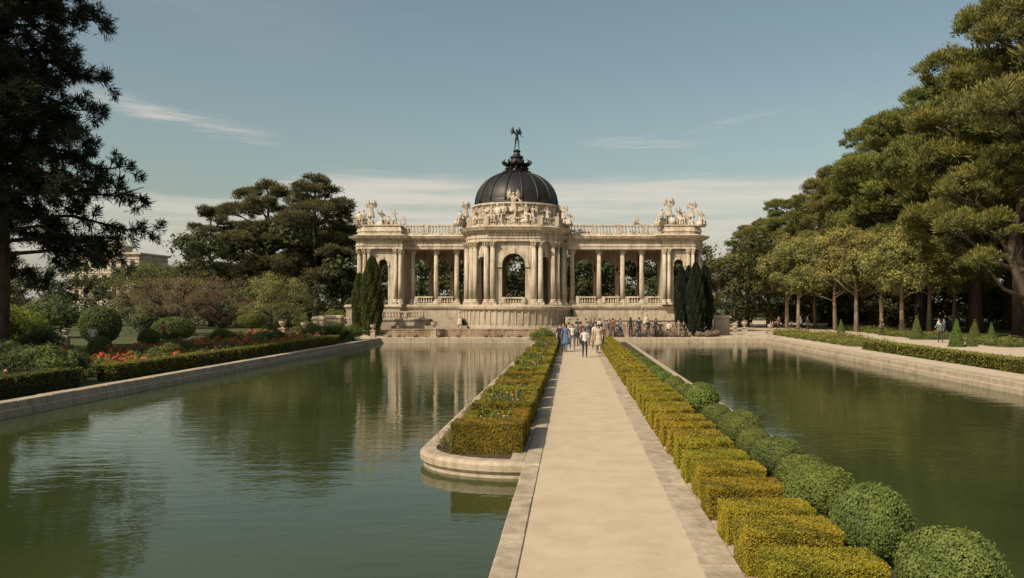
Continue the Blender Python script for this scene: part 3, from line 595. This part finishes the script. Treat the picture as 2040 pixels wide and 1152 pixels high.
    for sd,S in(('L',1),('R',-1)):
        w_=Vector(J['wr'+sd]);p=Vector(J['hn'+sd]);d=(p-w_).normalized(); sidev=Vector((0,1,0)) if abs(d.y)<.8 else Vector((0,0,1)); sidev=(sidev-d*sidev.dot(d)).normalized(); nrm=d.cross(sidev)*S
        for q,(o_,L_) in enumerate(((-.027,.062),(-.009,.075),(.009,.08),(.027,.068))):
            a_=p+sidev*(-o_)+d*.005; b1=a_+d*L_*.5+nrm*.004; c1=a_+d*L_*.95+nrm*.022
            mb.tube([a_,b1,c1],[.0095,.0088,.0065],6,0)
        a_=w_+d*.045-sidev*.025; mb.tube([a_,a_-sidev*.022+d*.03,a_-sidev*.026+d*.062+nrm*.01],[.012,.0105,.008],6,0)
    return mb
SK=[flat('skin_a',(.42,.26,.18)),flat('skin_b',(.2,.11,.07))]; HA=[flat('hair_dark',(.02,.014,.01)),flat('hair_brown',(.08,.045,.025))]
CL={n:flat('cloth_'+n,c,.9) for n,c in dict(white=(.55,.52,.48),blue=(.07,.12,.2),dark=(.02,.022,.03),cream=(.40,.33,.25),red=(.16,.05,.04),grey=(.13,.13,.14),navy=(.02,.03,.06),tan=(.2,.145,.09),teal=(.06,.11,.11),orange=(.2,.10,.06)).items()}
SHO=flat('shoe_leather',(.03,.02,.018))
def person(x,y,rot,shirt,pants,pose='stand',seed=0,z=0.0,h=1.0,**kw):
    mb=figure(pose,seed,**kw)
    if seed%3==1:
        mb.box(.20,.30,-.05,.12,.80,1.02,3); mb.tube([(.25,.03,1.0),(.16,.02,1.46)],[.012,.012],5,3)
    me=mb.mesh('person_mesh',[SK[seed%4==3],CL[shirt],CL[pants],SHO,HA[seed%2]])
    return obj('person',me,(x,y,z),rot,h)
def PP(px,feet): 
    Y=1600*3/(feet-607); return (px-1142)*Y/1600,Y
P_=[(1165,712,3.1,'white','dark','stand',dict(arms='front',long_sleeve=True)),
(1116,700,0.1,'dark','navy','walk',{}),(1127,701,-0.2,'blue','blue','walk',dict(skirt=True,longhair=True)),(1140,696,.2,'white','grey','walk',dict(longhair=True)),
(1148,690,2.9,'grey','dark','stand',{}),(1157,688,3.0,'red','navy','walk',{}),(1178,690,.2,'dark','tan','walk',{}),(1192,704,-.1,'cream','cream','walk',dict(skirt=True,longhair=True)),
(1186,696,.3,'white','tan','walk',dict(skirt=True,longhair=True)),(1198,700,3.2,'tan','dark','walk',{}),(1133,688,3.1,'cream','dark','stand',{}),(1170,686,.4,'blue','grey','stand',{}),(1122,690,.2,'orange','dark','stand',{})]
for i,(px,fy,ro,a,b_,ps,kw) in enumerate(P_):
    x,y=PP(px,fy); person(x,y,ro,a,b_,ps,i+1,-0.012,rnd.uniform(.97,1.05),**kw)
cols=['dark','navy','grey','white','red','blue','dark','teal','cream','dark','tan']
for i,(x,y,ro,ps) in enumerate([(5.1,71.4,3.0,'stand'),(5.85,71.2,3.3,'stand'),(3.0,71.8,.2,'walk'),(2.4,72.4,.4,'stand'),(3.6,72.9,2.8,'stand'),(4.3,73.0,1.2,'walk'),(1.6,72.6,-1.2,'walk'),(0.4,73.4,.2,'stand'),(-.3,72.6,1.4,'walk'),(6.8,73,.3,'stand'),(9.6,73.2,-.6,'walk'),(7.6,73.8,2.2,'stand'),(2.0,73.6,.9,'stand'),(3.3,74.0,0,'stand')]):
    person(x,y,ro,cols[i%11],['dark','navy','tan','dark'][i%4],ps,i+20,0.0,1.08 if i<2 else rnd.uniform(.93,1.03),long_sleeve=i%2==0,longhair=i%3==0)
for i,(x,y,z) in enumerate([(8.2,75.6,.62),(9.0,75.6,.62),(10.4,75.6,.62),(11.2,75.6,.62),(12.3,75.6,.62),(6.0,75.6,.62),(4.2,75.6,.62)]):
    person(x,y,rnd.uniform(-.4,.4),cols[(i*3)%11],'dark','sit',i*3+42,z-.42,1.0)
for i,(x,y) in enumerate([(34.6,76),(33.7,73),(28.8,63),(24.5,84),(30.0,78),(26,92),(22.5,88),(35.0,70)]): person(x,y,rnd.uniform(0,6),cols[(i*2+3)%11],'dark','walk',i+60)
person(-30.2,50.5,.5,'white','tan','walk',71,longhair=True); person(-30.6,60,2.5,'red','dark','walk',72)
# ---------------------------------------------------------------- pavilion
pav=empty('pavilion',(0,0,0)); CX=-6.0
S=MB()
def column(x,y,z0,z1,r,mat=0):
    S.box(x-r*1.5,x+r*1.5,y-r*1.5,y+r*1.5,z0,z0+.22,mat)
    S.lathe([(r*1.4,z0+.22),(r*1.45,z0+.3),(r*1.15,z0+.4),(r*1.25,z0+.47),(r*1.02,z0+.55)],x,y,16,mat)
    S.lathe([(r,z0+.55),(r*.98,z0+(z1-z0)*.4),(r*.84,z1-.62)],x,y,16,mat,True)
    S.lathe([(r*.84,z1-.62),(r*1.0,z1-.58),(r*.9,z1-.52),(r*.95,z1-.4),(r*1.25,z1-.25),(r*1.15,z1-.22),(r*1.5,z1-.1)],x,y,12,mat)
    for i in range(8):
        a=math.pi/4*i+.39; S.tube([(x+r*.9*math.cos(a),y+r*.9*math.sin(a),z1-.5),(x+r*1.25*math.cos(a),y+r*1.25*math.sin(a),z1-.32),(x+r*1.35*math.cos(a),y+r*1.35*math.sin(a),z1-.15)],[r*.16,r*.2,r*.22],4,mat)
    S.box(x-r*1.5,x+r*1.5,y-r*1.5,y+r*1.5,z1-.1,z1-.003,mat)
ZF=3.0; ZC=8.75
ENT=[(0,ZC),(0,ZC+.28),(.06,ZC+.3),(.06,ZC+.36),(.0,ZC+.4),(0,ZC+.85),(.12,ZC+.9),(.16,ZC+1.0),(.42,ZC+1.08),(.48,ZC+1.2),(.55,ZC+1.32),(.3,ZC+1.36),(.05,ZC+1.5)]
def rect(x0,x1,y0,y1): return [(x0,y0),(x1,y0),(x1,y1),(x0,y1)]
PB=[(.25,0),(.25,.5),(.12,.62),(0,.7),(0,2.45),(.1,2.52),(.22,2.68),(.28,2.85),(.1,2.9),(.1,2.985)]
S.mould(rect(-22.4,-11.7,83.2,90.5),PB); S.mould(rect(0.0,13.1,83.2,90.5),PB)
S.mould([(-23.2,82.0),(-17.7,82.0),(-17.7,83.0),(-23.2,88)],[(.2,0),(.2,.5),(0,.6),(0,2.5),(.2,2.8),(.05,3.0)])
S.mould(rect(-18.0,-11.3,83.5,85.0),ENT); S.mould(rect(-.7,9.2,83.5,85.0),ENT)
S.mould(rect(-18.2,-11.4,87.3,88.3),ENT[:6]+[(.1,ZC+1.1)]); S.mould(rect(-.6,9.2,87.3,88.3),ENT[:6]+[(.1,ZC+1.1)])
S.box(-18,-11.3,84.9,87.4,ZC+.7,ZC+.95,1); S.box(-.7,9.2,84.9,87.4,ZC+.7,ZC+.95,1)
wc=[-16.8,-14.35,-12.2,-.1,2.7,5.15,7.15]
for x in wc: column(x,84.1,ZF,ZC,.25)
def arch_at(x,y,ang,w_,z0,zs,r,z1,th,mat=0,**k_):
    S.T=TM(x,y,0,ang); S.archwall(w_,z0,zs,r,z1,th,mat,**k_); S.T=None
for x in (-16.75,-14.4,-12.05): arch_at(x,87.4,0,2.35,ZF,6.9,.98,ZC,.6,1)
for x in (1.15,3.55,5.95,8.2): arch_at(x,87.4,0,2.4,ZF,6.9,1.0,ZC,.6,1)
def dent(x0,x1,y,z):
    x=x0
    while x<x1: S.box(x,x+.16,y-.14,y+.03,z,z+.13); x+=.36
dent(-17.9,-11.6,83.5,ZC+.72); dent(-.4,9.1,83.5,ZC+.72)
def balus(x0,y0,x1,y1,z,h=1.0,sp=.34,m=0):
    L_=math.hypot(x1-x0,y1-y0); a=math.atan2(y1-y0,x1-x0); S.T=TM(x0,y0,0,a)
    S.box(0,L_,-.13,.13,z,z+.16,m); S.box(0,L_,-.15,.15,z+h-.15,z+h,m)
    n=int(L_/sp)
    for i in range(n+1):
        x=(i+.5)*L_/(n+1)
        if i%8==0: S.box(x-.18,x+.18,-.17,.17,z+.161,z+h-.151,m)
        else: S.lathe([(.06,z+.16),(.11,z+.35*h),(.055,z+.62*h),(.09,z+h-.15)],x,0,6,m)
    S.T=None
balus(-18,83.6,-11.2,83.6,ZC+1.5,1.05); balus(-.7,83.6,9.3,83.6,ZC+1.5,1.05)
for x0,x1 in ((-16.5,-14.65),(-14.05,-12.5),(.3,2.4),(3.0,4.85),(5.45,6.85),(7.45,9.0)): balus(x0,83.8,x1,83.8,ZF,.85,.3)
def endpav(x0,x1,y0,y1,side):
    pts=[(x0+.9,y0),(x1-.0,y0),(x1,y1),(x0,y1),(x0,y0+.9)] if side<0 else [(x0,y0),(x1-.9,y0),(x1,y0+.9),(x1,y1),(x0,y1)]
    S.mould(pts,[(o*1.35,z) for o,z in ENT]); S.mould(pts,[(-.15,ZC+1.5),(-.15,ZC+1.75),(-.05,ZC+1.8),(-.25,ZC+2.3),(-.1,ZC+2.4),(-.3,ZC+2.5)])
    w_=x1-x0
    for (a,b_) in ((x0+.9 if side<0 else x0,.9),(x1-.9 if side<0 else x1-1.8,.9)):
        S.box(a,a+b_,y0+.25,y0+1.1,ZF,ZC)
        for dx in (.2,.68): column(a+dx,y0+.12,ZF,ZC,.2)
    cxm=(x0+.9+x1)/2 if side<0 else (x0+x1-.9)/2
    S.box(x0+.05,x0+.6,y0+1.3,y1-.1,ZF,ZC); S.box(x1-.6,x1-.05,y0+1.3,y1-.1,ZF,ZC)
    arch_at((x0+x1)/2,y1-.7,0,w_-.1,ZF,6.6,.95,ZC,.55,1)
    arch_at(cxm,y0+.45,0,w_-.9-1.8+.02,ZF,7.2,.5,ZC,.5,0,ring=.12)
    for x in (x0+.3,x1-.3): column(x,y0+1.1,ZF,ZC,.22)
endpav(-22.6,-17.6,82.6,88.3,-1); endpav(9.2,13.45,82.6,88.3,1)
por=[(CX-5.2,86),(CX-5.2,83.0),(CX-4.3,81.4),(CX-2.7,80.3),(CX+2.7,80.3),(CX+4.3,81.4),(CX+5.2,83.0),(CX+5.2,86)]
ZP=9.35
ENT2=[(-.1,ZP),(-.1,ZP+.3),(-.02,ZP+.32),(-.02,ZP+.4),(-.1,ZP+.44),(-.1,ZP+.8),(.1,ZP+.86),(.16,ZP+1.0),(.42,ZP+1.1),(.5,ZP+1.25),(.6,ZP+1.4),(.3,ZP+1.46),(.05,ZP+1.6)]
S.mould(por,ENT2)
S.mould([(CX-5.1,86.01),(CX+5.1,86.01),(CX+5.1,90),(CX-5.1,90)],[(0,ZP),(0,ZP+1.5)])
x=CX-2.6
while x<CX+2.6: S.box(x,x+.17,80.2,80.42,ZP+.66,ZP+.8); x+=.38
arch_at(CX,80.75,0,4.3,ZF,7.0,1.18,ZP+.02,.9,0,ring=.38,proud=.12)
def face(p,q,z0,z1,r,zs,th=.5,inset=.55,mat=0):
    p=Vector(p);q=Vector(q);d=q-p;L_=d.length;a=math.atan2(d.y,d.x);nn_=Vector((-d.y,d.x)).normalized(); m_=(p+q)/2+nn_*inset
    arch_at(m_.x,m_.y,a,L_-.25,z0,zs,r,z1,th,mat,ring=.15)
face(por[1],por[2],ZF,ZP,.5,7.3); face(por[2],por[3],ZF,ZP,.58,7.3); face(por[4],por[5],ZF,ZP,.58,7.3); face(por[5],por[6],ZF,ZP,.5,7.3)
for sx in(-1,1):
    for dx,yy in((2.08,80.5),(2.72,80.62),(3.95,81.5),(4.4,81.95),(4.98,83.0)): column(CX+sx*dx,yy,ZF,ZP,.27)
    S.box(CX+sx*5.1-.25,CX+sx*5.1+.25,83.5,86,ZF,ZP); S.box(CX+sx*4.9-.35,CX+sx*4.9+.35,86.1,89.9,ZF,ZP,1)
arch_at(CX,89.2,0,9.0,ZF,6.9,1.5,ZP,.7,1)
balus(CX-1.2,80.7,CX+1.2,80.7,ZF,.75,.28)
S.lathe([(6.3,0),(6.3,.45),(6.1,.6),(5.9,.7),(5.75,1.0),(5.7,2.3),(5.8,2.4),(6.0,2.55),(6.05,2.8),(5.9,2.86),(5.85,3.0)],CX,84.3,64)
for i in range(26):
    a=math.pi*(1.05+.9*i/25); px_,py_=CX+5.76*math.cos(a),84.3+5.76*math.sin(a)
    S.T=TM(px_,py_,0,a); S.box(-.03,.05,-.1,.1,1.0,2.38); S.T=None
S.lathe([(7.4,0),(7.4,.32),(7.3,.4),(6.2,.42)],CX,84.2,64)
S.lathe([(8.6,0),(8.6,.16),(6.2,.17)],CX,84.2,64)
for i in range(5):
    S.box(-12.8-i*.35,-11.1,80.2-i*.35,83.1,0+i*0.001,1.75-i*.32); S.box(-.8,1.2+i*.35,80.2-i*.35,83.1,0,1.75-i*.32)
S.mould(rect(-19.5,-14.8,80.6,83.1),[(.15,0),(.15,.3),(0,.4),(0,1.35),(.12,1.42),(.12,1.55)]); S.mould(rect(3.2,13,80.3,83.1),[(.15,0),(.15,.3),(0,.4),(0,1.35),(.12,1.42),(.12,1.55)])
balus(-19.4,80.8,-14.9,80.8,1.55,.8,.32)
for i in range(3): S.box(2.5,13.4,75.3+i*1.3,80.6,0.0+i*.001,.42+i*.32,2)
for i in range(3): S.box(-18,-10.5,78.2+i*.6,80.9,0,.3+i*.3)
S.mould(rect(-24.3,-22.9,79,80.2),[(0,0),(0,1.6),(.12,1.7),(.12,1.85),(-.1,1.95)]); balus(-22.9,79.5,-19.5,79.5,.9,.85,.32); S.box(-22.9,-19.5,79.3,79.9,0,.9)
S.mould(rect(-24.6,-23.7,76,76.9),[(0,0),(0,1.5),(.12,1.6),(.12,1.75),(-.1,1.9)])
S.mould(rect(13.9,15.4,79,80.4),[(0,0),(0,1.6),(.12,1.7),(.12,1.85),(-.1,1.95)])
S.lathe([(4.9,ZP+1.5),(4.9,ZP+2.1),(5.0,ZP+2.15),(5.0,ZP+2.3),(4.55,ZP+2.4),(4.5,ZP+3.6),(4.6,ZP+3.7),(4.75,ZP+3.85),(4.7,ZP+4.0),(4.3,ZP+4.05)],CX,85.5,48)
for i in range(24):
    a=2*math.pi*i/24; S.lathe([(.16,ZP+2.4),(.2,ZP+2.6),(.13,ZP+3.3),(.22,ZP+3.65)],CX+4.6*math.cos(a),85.5+4.6*math.sin(a),8)
    a+=math.pi/24
    S.tube([(CX+4.6*math.cos(a+d_),85.5+4.6*math.sin(a+d_),ZP+3.4-.3*math.cos(d_*14)) for d_ in np.linspace(-.1,.1,7)],[.06,.09,.12,.14,.12,.09,.06],6)
pts=[(p[0],p[1]) for p in por[1:7]]
for p,q in zip(pts[:-1],pts[1:]): balus(p[0],p[1]+.1,q[0],q[1]+.1,ZP+1.6,.8,.3)
for p in pts: S.box(p[0]-.25,p[0]+.25,p[1]-.15,p[1]+.35,ZP+1.6,ZP+2.55)
obj('stonework',S.mesh('stonework',[STONE,INNER,BRICK]),parent=pav)
D=MB(); zd=ZP+4.0; n_=64
prof=[(4.35*math.cos(a)**.92,zd+.25+3.45*math.sin(a)) for a in np.linspace(0,1.36,16)]
D.lathe([(4.5,zd),(4.5,zd+.18)]+prof,CX,85.5,n_,0,True)
for i in range(16):
    a=2*math.pi*(i+.5)/16
    D.tube([(CX+(r_+.02)*math.cos(a),85.5+(r_+.02)*math.sin(a),z) for r_,z in prof],[.11]*len(prof),6,0)
zt=prof[-1][1]
D.lathe([(1.25,zt-.15),(1.5,zt-.05),(1.55,zt+.12),(1.0,zt+.2),(.85,zt+.6),(.95,zt+.7),(1.35,zt+.8),(1.4,zt+.95),(1.0,zt+1.05),(.75,zt+1.15),(.6,zt+1.5),(.7,zt+1.6),(.7,zt+1.75),(.4,zt+1.9),(.3,zt+2.2),(.42,zt+2.35),(.25,zt+2.5)],CX,85.5,20)
for i in range(12):
    a=2*math.pi*i/12; D.tube([(CX+1.35*math.cos(a),85.5+1.35*math.sin(a),zt+.9),(CX+1.55*math.cos(a),85.5+1.55*math.sin(a),zt+1.15),(CX+1.35*math.cos(a),85.5+1.35*math.sin(a),zt+1.35)],[.13,.11,.05],6)
    D.tube([(CX+.88*math.cos(a),85.5+.88*math.sin(a),zt+.2),(CX+1.2*math.cos(a),85.5+1.2*math.sin(a),zt+.45),(CX+.95*math.cos(a),85.5+.95*math.sin(a),zt+.75)],[.1,.12,.08],6)
obj('dome',D.mesh('dome',[DOME]),parent=pav)
def wings(mb,sz=1.0,th=1.0):
    for S_ in(-1,1):
        for q in range(6):
            t=q/5; mb.tube([(S_*.06,.1,1.38),(S_*(.22+.10*t)*sz,.17,1.50+.12*(1-t)),(S_*(.30+.22*math.sin(t*2.6))*sz,.2,1.5+(.50-.75*t)*sz)],[.07*th,.09*th,.03*th],5,1)
def rockbase(mb,w_,h,seed):
    r=random.Random(seed)
    for q in range(14):
        x,y,rr=r.uniform(-w_,w_),r.uniform(-.35,.3),r.uniform(.16,.36); zz=r.uniform(0,h*.5)*(1-abs(x)/(w_+.3))
        mb.lathe([(rr*math.cos(t),zz+rr*(1+math.sin(t))) for t in np.linspace(-1.4,1.4,6)],x,y,8,1,True)
def statgroup(seed,n=3,wing=True):
    r=random.Random(seed); G_=MB()
    for q in range(n):
        f=figure('sit' if q>0 else 'walk',seed+q,arms=['up','front','up','front'][(q+seed)%4],skirt=(q%2==0),statue=True)
        if wing and q==0: wings(f,.9,1.1)
        x=0 if q==0 else (-1)**q*(.45+.22*q); z=.45 if q==0 else .3-.1*(q//3)
        T=TM(x,0 if q==0 else -.15,z,(-1)**q*r.uniform(.4,1.1) if q else 0,1.1 if q==0 else 1.05)
        for k_ in range(len(f.v)):
            f.v[k_]=f.v[k_]@T[:3,:3].T+T[:3,3]
        vo=G_.n
        G_.v+=f.v; G_.li+=[a+vo for a in f.li]; G_.ls+=f.ls; G_.mi+=f.mi; G_.sm+=f.sm; G_.ti+=f.ti; G_.n+=f.n
    rockbase(G_,.5+.2*n,.9,seed)
    return G_.mesh('statue_group_mesh',[STAT]*5)
SG=[statgroup(4,4),statgroup(6,3),statgroup(8,2,False)]
def stat(me,x,y,z,s,rot=0): obj('roof_statue',me,(x,y,z),rot,s,pav)
stat(SG[0],CX,80.9,ZP+1.55,1.45); stat(SG[2],CX-1.9,81.0,ZP+1.6,.85,.2); stat(SG[2],CX+1.9,81.0,ZP+1.6,.85,-.2)
stat(SG[1],CX-5.0,82.6,ZP+1.6,1.05,.5); stat(SG[1],CX+5.0,82.8,ZP+1.6,.9,-.5); stat(SG[2],CX-3.4,81.5,ZP+1.6,.75,.3); stat(SG[2],CX+3.4,81.5,ZP+1.6,.75,-.3)
zr=ZC+2.4
stat(SG[0],-21.0,83.6,zr-.2,1.15,.2); stat(SG[2],-18.6,83.6,zr-.3,.85); stat(SG[2],-17.6,83.6,zr-.4,.6)
stat(SG[1],10.0,83.6,zr-.2,1.25,.1); stat(SG[0],12.3,83.5,zr-.2,1.1,-.2); stat(SG[2],11.2,84.5,zr-.2,.9); stat(SG[2],6.7,83.6,ZC+2.5,.45)
f=figure('walk',4,arms='up'); wings(f,1.0,.9); obj('dome_finial_statue',f.mesh('finial',[BRONZE]*5),(CX,85.5,zt+2.5),.4,1.25,pav)
T_=MB(); r=random.Random(2)
for row in range(3):
    x=-17.5+row*.25
    while x<-3.2:
        L_=r.uniform(.45,.8); T_.box(x+.01,min(x+L_,-3.2)-.01,74+r.uniform(-.02,.02),74.5,.0+row*.22,.21+row*.22); x+=L_
T_.box(-17.7,-3.0,73.95,74.6,.665,.76)
obj('low_brick_wall',T_.mesh('low_brick_wall',[BRICK]))
def urn(x,y,h=1.5):
    b=MB(); b.box(-.3,.3,-.3,.3,0,.12); b.box(-.22,.22,-.22,.22,.12,.75); b.box(-.28,.28,-.28,.28,.75,.84)
    b.lathe([(.12,.84),(.08,.92),(.2,1.05),(.3,1.25),(.26,1.38),(.34,1.45),(.3,1.45),(.2,1.3)],0,0,14); return obj('stone_urn',b.mesh('urn',[KERB]),(x,y,0),0,h/1.5)
for x,y,h in [(-12.7,73.2,1.5),(-25.5,70.5,1.7),(-24.3,72.5,1.5),(-17.9,71.8,1.3),(-36.5,57.8,1.3),(17.9,73,1.3),(16.2,76,1.5),(14.6,72.5,1.2)]: urn(x,y,h)
def rocks(name,seed,pts):
    b=MB(); r=np.random.default_rng(seed)
    for x,y,s in pts:
        prof=[(s*math.cos(t)*(1),s*.7*(1+math.sin(t))) for t in np.linspace(-1.3,1.45,6)]
        k0=len(b.v); b.lathe(prof,x,y,10); b.v[k0]+=r.normal(0,s*.1,b.v[k0].shape)
    return obj(name,b.mesh(name,[ROCK]))
rocks('rockery',4,[(rnd.uniform(2.8,13.5),rnd.uniform(74.2,75.3),rnd.uniform(.15,.45)) for _ in range(40)]+[(rnd.uniform(-17,-3),73.5+rnd.uniform(-.2,.2),rnd.uniform(.08,.2)) for _ in range(22)])
for x,y,s in [(-10.6,75.0,1.0),(7.0,77.5,1.1),(-19.5,76,1.0)]:
    b=figure('walk',int(abs(x)),arms='up',skirt=True); b.box(-.35,.35,-.35,.35,-.6,0.02,0); obj('garden_statue',b.mesh('garden_statue',[STAT]*5),(x,y,.6),0,s)
B=MB(); x0,x1,y0=-124,-107,198
B.box(x0,x1,y0,y0+14,0,15.2,0); B.mould(rect(x0,x1,y0,y0+14),[(0.01,15.2),(.6,15.4),(.6,15.8),(.1,15.9)]); B.mould(rect(x0+5,x0+11,y0+2,y0+8),[(0,15.9),(0,17.4),(.3,17.5),(.3,17.8),(-2.2,19.2)])
for fl in range(4):
    B.mould(rect(x0,x1,y0,y0+14),[(.02,3.4+fl*3.6),(.22,3.5+fl*3.6),(.02,3.7+fl*3.6)],cap=False)
    for i in range(7): xx=x0+1+i*2.3; B.box(xx,xx+1.1,y0-.05,y0+.1,1.2+fl*3.6,3.1+fl*3.6,1)
obj('apartment_building',B.mesh('apartment_building',[STONE,GLASS]))
